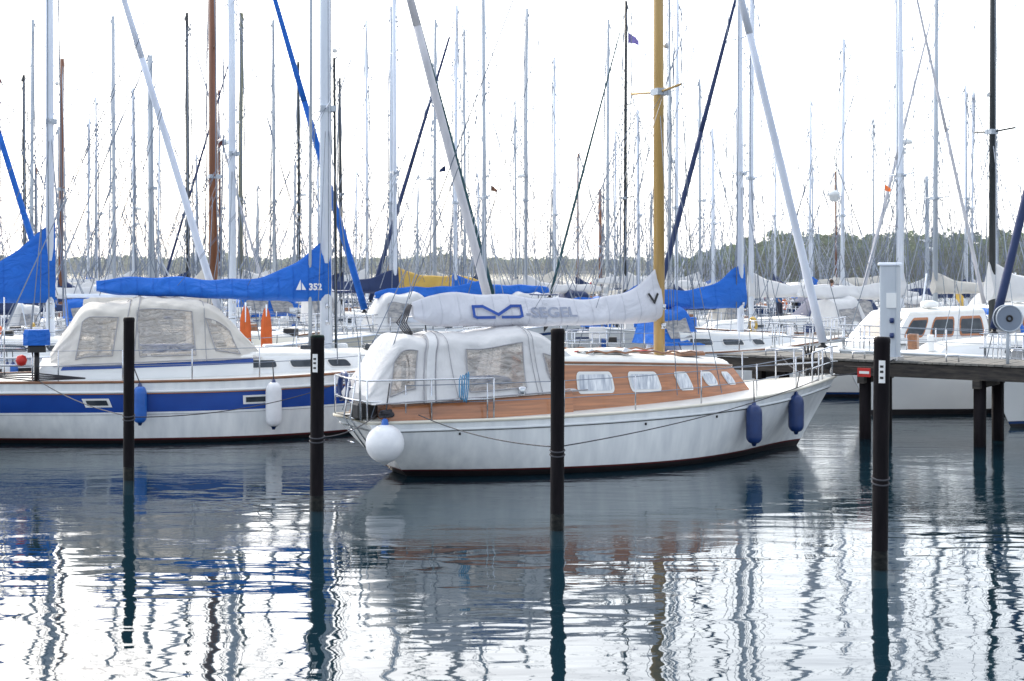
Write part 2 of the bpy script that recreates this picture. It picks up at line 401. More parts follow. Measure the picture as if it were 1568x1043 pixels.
def mastrig(mb,xm,zb,H,r,mat,bowx,bowz,sternx,sternz,chy,furl=None,fr=.08,spread=(.5,),sp_len=.7,topfrac=.97,detail=True,wires='wire',furl_top=.93,far=1.0,seed=0):
    rnd=random.Random(seed*13+5)
    mb.tube([(xm,0,zb),(xm-.02,0,zb+(H-zb)*.5),(xm-.06,0,H)],r,mat,10,r2=r*.8)
    mt=(xm,0,zb+(H-zb)*topfrac); b_=(bowx,0,bowz); wr=.010*far
    mb.tube([mt,b_],wr,wires,4)
    if furl:
        A=Vector(b_).lerp(Vector(mt),.05); pts=[];k=14
        for i in range(k+1):
            pts.append(A.lerp(Vector(mt),furl_top*i/k))
        mb.tube(pts[:8],fr*1.0,furl,8,r2=fr*.85); mb.tube(pts[7:],fr*.85,furl,8,r2=fr*.45)
        mb.lathe((A.x+ .0,0,A.z-.12),[(.09,0),(.1,.03),(.05,.06),(.05,.1)],'rubber_black',10)
    zsplit=sternz+(H-sternz)*.25; xs=sternx+(xm-sternx)*.25
    mb.tube([(xm-.06,0,H),(xs,0,zsplit)],wr,wires,4)
    for sd in (-1,1): mb.tube([(xs,0,zsplit),(sternx,sd*chy*.5,sternz)],wr*.9,wires,4)
    for f in spread:
        z=zb+(H-zb)*f
        mb.tube([(xm-.08,-sp_len,z+.05),(xm,0,z),(xm-.08,sp_len,z+.05)],.024,mat,5)
    mb.tube([(xm-.08,0,H-.1),(xm-(xm-sternx)*.68,0,sternz+1.5)],wr*.8,wires,4)
    if rnd.random()<.6: mb.tube([(xm,0,zb+(H-zb)*spread[-1]),(xm+(bowx-xm)*.7,0,bowz)],wr*.8,wires,4)
    for k in range(3):
        a=rnd.uniform(0,6.28); q=r+.03+.05*rnd.random()
        mb.tube([(xm+q*math.cos(a)*.6,q*math.sin(a),H-.3),(xm+q*math.cos(a)*2,q*math.sin(a)*2,zb+.6)],wr*.7,wires,4)
    zl=zb+(H-zb)*spread[0]
    for fx in (.35,.65):
        for sd in (-1,1): mb.tube([(xm-.05,sd*.25,zl),(xm-(xm-sternx)*.7*fx,sd*.18,sternz+1.7)],wr*.55,wires,3)
    for sd in (-1,1):
        pts=[(xm-.05,0,H-.2)]+[(xm-.08,sd*sp_len,zb+(H-zb)*f+.05) for f in sorted(spread,reverse=True)]+[(xm-.05,sd*chy,bowz-.1)]
        mb.tube(pts,wr,wires,4)
        for dx in (-.5,.45):
            mb.tube([(xm,0,zb+(H-zb)*spread[0]-.1),(xm+dx,sd*chy,bowz-.1)],wr*.85,wires,4)
    if detail:
        mb.tube([(xm-.06,0,H),(xm-.06,0,H+.5)],.008,'wire',4); mb.tube([(xm-.06,0,H),(xm+.4,0,H+.12)],.008,'wire',4)
        mb.lathe((xm+r+.05,0,zb+(H-zb)*.42),[(.04,0),(.05,.05),(.03,.1)],'frame',8)
        mb.box((xm+.02,0,zb+(H-zb)*spread[0]),(r*2.6,r*2.4,.12),'alu_grey'); 
        for k in range(2): mb.lathe((xm,-r-.04,zb+.6+.35*k),[(.05,-.05),(.04,0),(.05,.05)],'steel',8)
def loc(px,d,z=0): return ((px-784)/F*d,d,z)
# ================================================================== MAIN BOAT
TH=math.radians(27)
M0=(-2.9,23.5)
main=empty('sailboat',(M0[0],M0[1],0),TH)
H1=Hull(.25,10.45,1.6,[(0,.97),(.3,.99),(.55,1.06),(.8,1.17),(1,1.32)],1.15,9.5)
mb=MB(); HW='hull_white'
lv=[('z',-.45,'antifoul'),('z',-.1,'antifoul'),('z',.10,'bootred'),('z',.13,HW),('q',.25,HW),('q',.4,HW),('q',.55,HW),('q',.7,HW),('q',.82,HW),('q',.90,HW),('q',1.0,HW)]
H1.build(mb,lv,40)
mb.obj('hull',main)
mb=MB(); strake(mb,H1,.86,.022,'gelcoat_b',.008); strake(mb,H1,1.0,.03,'gelcoat_cream',.0); strake(mb,H1,.835,.008,'rubber_black',.004)  # thin black strip stands in for the shadow line below the strake
for x in (1.6,3.2,5.0,6.6):
    p=H1.pt(H1.tx(x),.78,-1,.004); mb.lathe((p[0],p[1],p[2]),[(.018,-.02),(.02,0),(.018,.02)],'rubber_black',8)
mb.obj('rubbing_strake',main)
C1=Cabin(3.75,8.15,[(0,1.06),(.4,1.02),(.7,.88),(1,.54)],1.0,[(0,1.92),(.35,1.86),(.8,1.76),(1,1.70)],.0,.55)
mb=MB(); C1.build(mb,'mahogany','deck',20,trim='teak')
for t0,t1 in ((.06,.24),(.32,.48),(.575,.655)):
    C1.window(mb,t0,t1,.34,.76,'frame','curtain')
for t0,t1 in ((.74,.82),(.88,.94)): C1.window(mb,t0,t1,.42,.76,'frame','curtain',rr=.45)
mb.box((6.9,0,1.88),(.55,.55,.08),'teak',bev=.03); mb.box((5.0,0,1.97),(1.1,.7,.07),'deck',bev=.03)
for sd in (-1,1):
    pts=[]
    for i in range(13):
        x=4.4+i*.2; pts.append((x,sd*.62,1.98-.03*(x-4.4)+(.04 if i%2 else 0)))
    mb.tube(pts,.018,'teak',5)
for sx in (4.6,5.3): mb.lathe((sx,-.45,1.92),[(.07,0),(.05,.05),(.06,.1),(.02,.12)],'steel',10)
mb.tube([(4.4,-.3,1.98),(5.2,-.5,1.96),(6.2,-.1,1.93)],.014,'rope_dark',4); mb.tube([(4.4,-.2,1.99),(5.4,-.2,1.98),(6.2,0,1.93)],.014,'red',4)
mb.obj('cabin',main)
CO=Cabin(.55,3.85,[(0,.9),(.5,1.1),(1,1.15)],.98,[(0,1.24),(.5,1.32),(1,1.38)],.1,0,.05)
mb=MB(); CO.build(mb,'mahogany','teak',14)
mb.lathe((2.9,-1.06,1.34),[(.08,0),(.06,.07),(.08,.13),(.03,.15)],'steel',12)
for k in range(4):
    mb.tube([(1.72+.035*k+.03*math.cos(j*.8),-1.17-.008*k,1.52+(.20+.02*k)*math.sin(j*.8+k*.3)) for j in range(9)],.010,'rope_blue',5)
mb.obj('cockpit_coaming',main)
T1=Tent(.3,4.25,[(0,1.26),(4.2,1.36)] ,[(.3,1.40),(.55,1.80),(.85,2.30),(1.0,2.38),(1.3,2.34),(1.45,2.33),(1.75,2.38),(2.3,2.36),(2.9,2.44),(3.2,2.46),(3.6,2.34),(3.95,2.12),(4.25,1.93)],[(.3,.85),(1,1.02),(2,1.10),(3.4,1.08),(4.25,1.0)],[(.3,.62),(1,.62),(2,.68),(3.3,.72),(4.25,.70)],
 wins=[(.60,1.02,-.86,-.46,.16),(1.95,3.0,-.92,-.46,.08),(3.5,3.85,-.84,-.55,-.05)])
mb=MB(); T1.build(mb,'canvas_white',76,44,.014)
T1.seam(mb,1.12,skew=.35); T1.flap(mb,1.16,.35,'canvas_white',.14); T1.seam(mb,1.32,skew=.35)
for x in (1.72,3.2,3.28): T1.seam(mb,x,r=.007)
mb.tube([T1.pt(.35+(3.85)*i/30,-.985,.03) for i in range(31)],.012,'seam',4)
mb.obj('cockpit_tent',main)
mb=MB(); mb.tube([(1.2,0,1.2),(1.2,0,1.9)],.05,'steel',8); mb.tube([(1.15,.36*math.cos(a),1.75+.36*math.sin(a)) for a in [2*math.pi*i/24 for i in range(24)]],.016,'teak',6,closed=True)
mb.box((2.6,.5,1.45),(1.6,.5,.18),'canvas_blue',bev=.05); mb.box((3.72,0,1.6),(.06,1.2,.6),'mahogany')
mb.obj('cockpit_fittings',main)
mb=MB()
mastrig(mb,6.32,1.8,15.5,.105,'mast_gold',10.35,1.34,.35,1.05,1.35,furl='furl_white',fr=.085,spread=(.36,.68),sp_len=.85,topfrac=.95)
mb.obj('mast_and_rigging',main)
mb=MB()
mb.tube([(6.25,0,2.56),(1.25,0,2.60)],.055,'alu',8)
S1=cover(mb,[(1.35,2.60,2.90,.10),(1.7,2.50,3.02,.16),(2.6,2.47,3.03,.19),(3.6,2.45,2.96,.2),(4.5,2.45,2.92,.2),(5.4,2.46,2.98,.2),(5.9,2.47,3.20,.19),(6.3,2.49,3.50,.15)],'cover_grey',90,.022,1)
mb.tube([(1.3,0,2.95),(6.2,0,15.0)],.008,'wire',4)
mb.tube([(1.6,0,2.5),(1.7,0,1.5)],.012,'rope_dark',4)
mb.tube([(4.2,-.02,2.47),(4.2,-.02,2.25),(4.3,0,2.0)],.012,'steel',5)
for k in range(5): mb.tube([(1.32,.03*k-.06,2.85),(1.22-.03*k,.03*k-.05,2.55),(1.36,.02*k,2.35-.03*k)],.012,'rope_dark',4)
mb.obj('sail_cover',main)
def text_mesh(name,body,size,x,z,surf,mat,parent,shear=0,bold=1.0,off=.03,sx=1.0):
    cu=bpy.data.curves.new(name,'FONT'); cu.body=body; cu.size=size; cu.offset=.006*bold; cu.resolution_u=3
    o=bpy.data.objects.new('tmp',cu); scene.collection.objects.link(o); bpy.context.view_layer.update()
    dg=bpy.context.evaluated_depsgraph_get(); me=bpy.data.meshes.new_from_object(o.evaluated_get(dg))
    bpy.data.objects.remove(o)
    for v in me.vertices:
        v.co=Vector(surf(x+v.co.x*sx+shear*v.co.y,z+v.co.y,off))
    me.materials.clear(); me.materials.append(MATS[mat]); me.name=name
    ob=bpy.data.objects.new(name,me); ob.parent=parent; scene.collection.objects.link(ob)
def stroke_logo(mb,pts,w,mat,surf,off=.03):
    for n_,(a,b_) in enumerate(zip(pts[:-1],pts[1:])):
        k=6
        d=Vector((b_[0]-a[0],b_[1]-a[1])); n=Vector((-d.y,d.x)).normalized()*w/2; e=d.normalized()*w*.4
        rows=[]
        for i in range(k+1):
            c=Vector(a)-e+(d+2*e)*i/k
            rows.append([surf(c.x-n.x,c.y-n.y,off+.0015*n_),surf(c.x+n.x,c.y+n.y,off+.0015*n_)])
        mb.grid(rows,mat,False)
mb=MB()
LX,LZ,LW,LH=2.42,2.62,.92,.19
stroke_logo(mb,[(LX+a*LW,LZ+b_*LH) for a,b_ in [(.42,0),(0.06,0),(0,.12),(0,1),(.2,1),(.5,.25),(.8,1),(1,1),(1,.12),(.94,0),(.58,0)]],.05,'cobalt',S1,.034)
stroke_logo(mb,[(6.00,2.99),(6.09,2.84),(6.18,2.99)],.045,'rubber_black',S1,.04)
mb.obj('cover_logo',main)
text_mesh('cover_lettering','-SEGEL',.24,3.42,2.61,S1,'lettering_grey',main,bold=1.0,sx=1.42,off=.036)
mb=MB()
rails(mb,H1,(.06,.19,.32,.45,.585,.72,.84,.93),.6)
pulpit(mb,H1,.20,.0,.68,bow=False)
pulpit(mb,H1,.90,.992,.6)
mb.obj('guard_rails',main)
mb=MB()
for x in (7.5,8.95):
    t=H1.tx(x); p=H1.pt(t,.7,-1,.17); g=H1.pt(t,1,-1,0)
    fender(mb,p[0],p[1],g[2]-.05,.80,.145,'rubber_navy','rubber_navy',(g[0],g[1]+.05,g[2]+.3))
mb.obj('side_fenders',main)
mb=MB(); 
prof=[(.03,-.34)]+[(.31*math.sin(math.pi*i/14)+.002,-.31*math.cos(math.pi*i/14)) for i in range(1,14)]+[(.06,.31),(.05,.38),(.02,.40)]
mats=['rubber_white']*13+['rubber_blue']*3
mb.lathe((.45,-1.02,.66),prof,'rubber_white',24,mats+['rubber_blue'])
mb.tube([(.45,-1.02,1.05),(.62,-.8,1.6)],.012,'rope_dark',5)
mb.obj('round_fender',main)
mb=MB()
for y in (-.25,.05): mb.tube([(.25,y,1.7),(.15,y,1.0),(.55,y,.45)],.016,'steel',6)
for z in (.6,.8,1.0,1.25,1.5): mb.tube([(.22,-.25,z),(.22,.05,z)],.014,'steel',6)
mb.tube([(.3,.45+.2*math.cos(a),1.45+.24*math.sin(a)) for a in [math.radians(-60+k*30) for k in range(11)]],.05,'rubber_navy',8)
mb.tube([(.2,-.6,1.0),(.16,-.62,2.1)],.02,'steel',6)
mb.box((.35,-.35,1.15),(.35,.4,.25),'rubber_black',bev=.04)
for k in range(6): mb.tube([(.5+.12*math.cos(j*.9+k),-.95+.05*math.sin(j*.9),1.08+.02*k) for j in range(8)],.013,'rope_dark',4)
for i in range(7):
    mb.tube([(9.7+.05*i,-.05+.02*math.sin(i*2),1.36),(9.75+.05*i,.0,1.5)],.02,'rubber_black',5)
mb.lathe((10.2,0,1.45),[(.1,0),(.12,.06),(.12,.2),(.06,.26)],'rubber_black',10)
for k in range(3): mb.tube([(9.55+.08*k,-.18+.0*k,1.95),(9.58+.08*k,-.2,1.75-.05*k),(9.64+.08*k,-.18,1.95)],.022,'rubber_black',5)
for x in (1.1,8.9): mb.box((x,-H1.B*cr(BT,H1.tx(x))+.12,1.09+.01*x),(.24,.05,.06),'steel',bev=.01)
mb.obj('deck_fittings',main)
# ================================================================== LEFT BOAT
TH2=math.radians(18)
L0=(-10.6,28.6)
lb=empty('sailboat',(L0[0],L0[1],0),TH2)
H2=Hull(-1.0,11,1.85,[(0,1.26),(.3,1.24),(.55,1.27),(.8,1.4),(1,1.58)],.1,10.0,[(0,.62)]+BT[1:])
mb=MB()
lv=[('z',-.45,'antifoul'),('z',-.1,'antifoul'),('z',.07,'bootred'),('z',.11,HW),('z',.30,HW),('q',.36,HW),('q',.47,HW),('q',.50,HW),('q',.515,'cobalt'),('q',.70,'cobalt'),('q',.84,HW),('q',.90,HW),('q',1,HW)]
H2.build(mb,lv,36)
mb.obj('hull',lb)
mb=MB(); strake(mb,H2,.84,.03,'gelcoat',.012); strake(mb,H2,.81,.01,'mahogany',.02); strake(mb,H2,1.0,.03,'teak',0); strake(mb,H2,.48,.006,'seam',.004)
for x in (1.95,5.15):
    t=H2.tx(x)
    a=[H2.pt(t-.022,.60,-1,.012),H2.pt(t+.022,.60,-1,.012),H2.pt(t+.022,.74,-1,.012),H2.pt(t-.022,.74,-1,.012)]
    mb.add(a,[(0,1,2,3)],'frame',False)
    a=[H2.pt(t-.017,.63,-1,.022),H2.pt(t+.017,.63,-1,.022),H2.pt(t+.017,.71,-1,.022),H2.pt(t-.017,.71,-1,.022)]
    mb.add(a,[(0,1,2,3)],'glass',False)
mb.obj('hull_trim',lb)
C2=Cabin(4.9,9.3,[(0,1.15),(.5,1.0),(1,.6)],1.26,[(0,1.72),(.5,1.68),(1,1.62)],0,.6)
mb=MB(); C2.build(mb,'gelcoat','deck',14)
for t0,t1 in ((.05,.2),(.26,.4),(.46,.58)): C2.window(mb,t0,t1,.3,.75,'frame','glass')
C2b=Cabin(.9,5.2,[(0,1.1),(.6,1.25),(1,1.2)],1.26,[(0,1.55),(1,1.68)],.2,0,.06); C2b.build(mb,'gelcoat','deck',10)
mb.grid([[C2b.side(.1+.9*i/8,.62,-1,.008),C2b.side(.1+.9*i/8,.85,-1,.008)] for i in range(9)],'cobalt')
for k in range(4): mb.box((5.8+.7*k,.2*(-1)**k,1.78),(.4,.4,.09),'glass' if k%2 else 'gelcoat_b',bev=.03)
mb.obj('cabin',lb)
T2=Tent(1.25,5.4,[(1.25,1.52),(5.4,1.62)],[(1.25,1.72),(1.55,2.2),(1.92,2.70),(2.2,2.74),(2.7,2.74),(3.0,2.86),(3.6,2.85),(4.3,2.76),(4.6,2.62),(5.0,2.2),(5.4,1.74)],[(1.3,1.05),(2.5,1.25),(4.6,1.25),(5.35,1.08)],[(1.3,.70),(2.2,.78),(4.3,.82),(5.35,.80)],
 wins=[(1.72,2.42,-.90,-.46,.14),(2.95,4.05,-.93,-.44,-.05),(4.45,4.95,-.88,-.50,-.18)])
mb=MB(); T2.build(mb,'canvas_beige',76,44,.02)
T2.seam(mb,2.62,skew=.22); T2.flap(mb,2.66,.22,'canvas_beige',.14); T2.seam(mb,2.82,skew=.22); T2.seam(mb,4.25,r=.008)
mb.tube([T2.pt(1.3+4.05*i/30,-.985,.03) for i in range(31)],.012,'seam',4)
mb.obj('cockpit_tent',lb)
mb=MB(); mb.tube([(2.2,0,1.5),(2.2,0,2.2)],.06,'steel',8); mb.tube([(2.15,.4*math.cos(a),2.1+.4*math.sin(a)) for a in [2*math.pi*i/24 for i in range(24)]],.018,'steel',6,closed=True)
mb.box((3.6,.6,1.75),(1.6,.5,.18),'canvas_blue',bev=.05); mb.obj('cockpit_fittings',lb)
mb=MB()
mastrig(mb,6.92,1.7,17,.135,'alu',10.9,1.6,.0,1.4,1.55,furl='furl_grey',fr=.105,spread=(.34,.66),sp_len=.95,topfrac=.95)
mb.tube([(6.55,-.1,1.7),(6.6,-.1,16)],.035,'alu_grey',6); mb.tube([(7.12,-.1,1.7),(7.08,-.1,8)],.03,'mast_black',6)
mb.obj('mast_and_rigging',lb)
mb=MB()
mb.tube([(6.85,0,2.95),(2.1,0,3.05)],.07,'alu',8)
S2=cover(mb,[(2.15,3.0,3.22,.1),(2.6,2.92,3.26,.17),(3.6,2.88,3.28,.2),(4.8,2.82,3.22,.22),(5.6,2.78,3.30,.23),(6.2,2.76,3.55,.23),(6.65,2.76,3.9,.2),(7.0,2.76,4.15,.17)],'canvas_blue',90,.035,3)
mb.tube([(2.2,0,3.2),(6.8,0,16.5)],.008,'wire',4)
mb.tube([(3.0,0,2.9),(3.1,0,2.6)],.012,'rope_dark',4)
mb.obj('sail_cover',lb)
text_mesh('cover_lettering','352',.19,6.50,3.0,S2,'white_sign',lb,bold=1.2,off=.055)
mb=MB(); mb.add([S2(6.22,3.0,.06),S2(6.33,3.0,.06),S2(6.33,3.22,.06)],[(0,1,2)],'white_sign',False); mb.add([S2(6.35,3.0,.06),S2(6.44,3.0,.06),S2(6.35,3.16,.06)],[(0,1,2)],'white_sign',False); mb.obj('cover_emblem',lb)
mb=MB()
rails(mb,H2,(.10,.20,.30,.41,.52,.63,.75,.86,.93),.62)
pulpit(mb,H2,.16,.0,.66,bow=False); pulpit(mb,H2,.9,.992,.6)
mb.obj('guard_rails',lb)
mb=MB()
for x,mt in ((2.8,'rubber_blue'),(5.5,'rubber_white')):
    t=H2.tx(x); p=H2.pt(t,.7,-1,.19); g=H2.pt(t,1,-1,0)
    fender(mb,p[0],p[1],g[2]-.02,.82 if mt=='rubber_blue' else 1.0,.13 if mt=='rubber_blue' else .16,mt,'rubber_navy',(g[0],g[1]+.05,g[2]+.3))
mb.obj('side_fenders',lb)
mb=MB()
mb.box((1.0,-1.3,2.12),(.5,.34,.3),'canvas_blue',bev=.10); mb.box((1.0,-1.3,1.90),(.34,.26,.14),'rubber_black',bev=.04); mb.tube([(1.0,-1.3,1.9),(1.0,-1.3,1.2)],.05,'rubber_black',8)
mb.lathe((.72,-1.35,1.68),[(.02,-.11),(.08,-.08),(.11,0),(.08,.08),(.02,.11)],'red',12)
for y in (-1.0,-.7): mb.tube([(-.05,y-.6,1.5),(-.05,y-.68,1.0),(.1,y-.6,.35),(.3,y-.55,.15)],.02,'steel',6)
for z in (.3,.6,.9): mb.tube([(.02,-1.64,z),(.02,-1.32,z)],.018,'steel',6)
for k in range(4): mb.tube([(.2,-1.1+.03*k,1.35+.02*k),(.9,-1.3,1.28+.05*k),(1.9,-1.55,1.32)],.014,'rope_dark',4)
mb.tube([(.4,-1.1,1.4),(.4,-1.1,2.9)],.014,'steel',5)
mb.lathe((.1,-1.1,1.6),[(.1,0),(.16,.03),(.16,.25),(.1,.3)],'gelcoat_b',12)
mb.obj('stern_fittings',lb)
# ================================================================== generic boats
placed=[]
def uv(x,y,th=math.radians(22)): return (x*math.cos(th)+y*math.sin(th),-x*math.sin(th)+y*math.cos(th))
def sail_boat(mx,my,head=1,L=10,B=1.5,H=13,mr=.09,mast='alu',cov='canvas_blue',furl=None,hull='gelcoat',stripe='navy',dodger='canvas_white',ch=.5,ca=.35,th=None,seed=0,rig=True,fr=.07,name='sailboat',radar=None):
    rnd=random.Random(seed+91)
    if th is None: th=math.radians(22+rnd.uniform(-4,4))
    if head<0: th+=math.pi
    xm=L*.6; ox=mx-xm*math.cos(th); oy=my-xm*math.sin(th)
    fb=rnd.uniform(.95,1.15)*L/10
    h=Hull(0,L,B,[(0,fb),(.5,fb+.02),(1,fb+.3)],L*.1,L*.92)
    mb=MB()
    lv=[('z',-.35,'antifoul'),('z',.07,stripe),('z',.13,hull),('q',.5,hull),('q',.74,stripe if rnd.random()<.5 else hull),('q',.82,hull),('q',1.0,hull)]
    h.build(mb,lv,18)
    strake(mb,h,1.0,.028,rnd.choice(['teak','gelcoat_b','alu']),0,n=14)
    c=Cabin(L*.33,L*.80,[(0,B*.7),(.5,B*.65),(1,B*.35)],fb,[(0,fb+.58),(1,fb+.36)],0,.5)
    c.build(mb,hull if rnd.random()<.85 else 'mahogany','deck',8)
    for t0,t1 in ((.06,.25),(.32,.5),(.58,.68)): c.window(mb,t0,t1,.3,.75,'frame','glass')
    if dodger:
        full=rnd.random()<.5
        x0=L*rnd.uniform(.06,.18) if full else L*.28
        x1=L*.41; zt=fb+rnd.uniform(1.2,1.5); W_=x1-x0
        T=Tent(x0,x1,[(0,fb+.2),(1,fb+.2)],[(x0,zt-(.8 if full else .1)),(x0+W_*(.2 if full else .4),zt-.05),(x0+W_*.45,zt-.07),(x0+W_*.7,zt),(x1,fb+.6)],[(x0,B*.70),(x1,B*.70)],[(x0,B*.42),(x1,B*.46)],
          wins=[(x0+W_*.16,x0+W_*.46,-.88,-.5,.08),(x0+W_*.55,x0+W_*.85,-.88,-.52,-.12)] if full else [(x0+W_*.15,x0+W_*.7,-.86,-.52,-.1)])
        T.build(mb,dodger,22,22,overlay='vinyl_dull',holes=False)
    zb=2.25*L/10+.1
    bl=L*.42
    mb.tube([(xm,0,zb+.08),(xm-bl,0,zb+.12)],.06,'alu',6)
    if cov:
        cover(mb,[(xm-bl,zb+.02,zb+.25,.1),(xm-bl*.8,zb-.06,zb+ca,.16),(xm-bl*.4,zb-.1,zb+ca+.02,.19),(xm-bl*.18,zb-.1,zb+ca+ch*.35,.19),(xm-bl*.06,zb-.1,zb+ca+ch*.8,.18),(xm+.12,zb-.1,zb+ca+ch,.15)],cov,28,.04,seed)
    sp=(.5,) if H<13 else (.36,.66)
    far=1.35+max(0,(my-35))/50
    mastrig(mb,xm,fb+.4,H,mr,mast,L*.985,fb+.38,.1,fb+.1,B*.85,furl=furl,fr=fr,spread=sp,sp_len=.6+.2*rnd.random(),topfrac=rnd.choice([.97,.85]) if not furl else .96,far=far,wires=rnd.choice(['wire','wire_light','wire']),seed=seed)
    rails(mb,h,(.05,.2,.35,.5,.65,.8,.92),.6,r=.02); pulpit(mb,h,.14,.0,.62,bow=False); pulpit(mb,h,.9,.99,.6)
    for k in range(rnd.randint(1,3)):
        t=rnd.uniform(.25,.75); sd=-1 if head>0 else 1
        p=h.pt(t,.8,sd,.15); g=h.pt(t,1,sd,0)
        fender(mb,p[0],p[1],g[2]-.05,.7,.12,rnd.choice(['rubber_white','rubber_navy','rubber_blue']),'rubber_navy',(g[0],g[1],g[2]+.3))
    if rnd.random()<.6:
        mb.tube([(.2,.3,fb),(-.1,.3,fb+1.6)],.02,'alu',5)
        if rnd.random()<.6: mb.grid([[(-.08-.09*i,.3+.04*math.sin(i),fb+1.55-.08*i),(-.08-.09*i+.03,.3+.04*math.sin(i+.5),fb+1.1-.1*i)] for i in range(6)],rnd.choice(['red','rubber_white','canvas_yellow','rubber_black']))
    if rnd.random()<.5: mb.tube([(.3,.4+.2*math.cos(a),fb+.45+.24*math.sin(a)) for a in [math.radians(-60+k*30) for k in range(11)]],.05,rnd.choice(['orange','rubber_white','canvas_yellow']),6)
    if radar:
        mb.tube([(xm,0,radar-.1),(xm+.4,0,radar-.1)],.03,'alu',5); mb.lathe((xm+.42,0,radar-.05),[(.1,-.28),(.2,-.2),(.2,-.05),(.26,-.02),(.26,.12),(.12,.2)],'gelcoat_b',14)
    elif rnd.random()<.3: mb.lathe((xm+mr+.15,0,fb+(H-fb)*.45),[(.05,0),(.2,.03),(.2,.14),(.1,.2)],'gelcoat',12)
    if rnd.random()<.4:
        mb.box((.5,0,fb+1.5),(.7,1.2,.05),'rubber_navy'); 
        for sy in (-.5,.5): mb.tube([(.5,sy,fb),(.5,sy,fb+1.5)],.02,'steel',5)
    for k in range(6): mb.box((L*rnd.uniform(.05,.9),rnd.uniform(-.5,.5)*B*.5,fb+.25+rnd.uniform(0,.4)),(rnd.uniform(.15,.5),rnd.uniform(.15,.4),rnd.uniform(.12,.4)),rnd.choice(['gelcoat','teak','canvas_blue','rubber_black','steel','canvas_white','canvas_navy']),rnd.uniform(0,3),.03)
    o=mb.obj(name,None,(ox,oy,0),th)
    return o,h
def try_place(px,d,head,L,B):
    for k in range(80):
        x,y,_=loc(px,d); th=math.radians(22)+(math.pi if head<0 else 0)
        cx=x-.1*L*math.cos(th); cy=y-.1*L*math.sin(th)
        u,v=uv(cx,cy)
        if all(abs(u-a)>(L+l)/2+.4 or abs(v-b_)>(B+bb)+.25 for a,b_,l,bb in placed):
            placed.append((u,v,L,B)); return x,y,d
        d+=1.0
    return None
def reg(cx,cy,L,B): u,v=uv(cx,cy); placed.append((u,v,L,B))
reg(M0[0]+5.2*.89,M0[1]+5.2*.45,10.4,1.6); reg(L0[0]+5.0*.95,L0[1]+5.0*.309,12.2,1.8)
thL=math.radians(26)
def bow_boat(bx,by,L,**k):
    mx=bx+.4*L*math.cos(thL); my=by+.4*L*math.sin(thL)
    reg(bx+.5*L*math.cos(thL),by+.5*L*math.sin(thL),L,1.5)
    return sail_boat(mx,my,-1,L=L,th=thL,**k)
bow_boat(7.6,33.0,11.8,B=1.5,H=16,mast='mast_black',cov='canvas_white',furl=None,stripe='antifoul',dodger='canvas_white',seed=3)
bow_boat(10.1,30.6,10.5,B=1.35,H=14.5,mast='alu',cov='canvas_navy',furl='canvas_navy',fr=.095,stripe='navy',dodger='canvas_white',seed=4)
W='gelcoat'
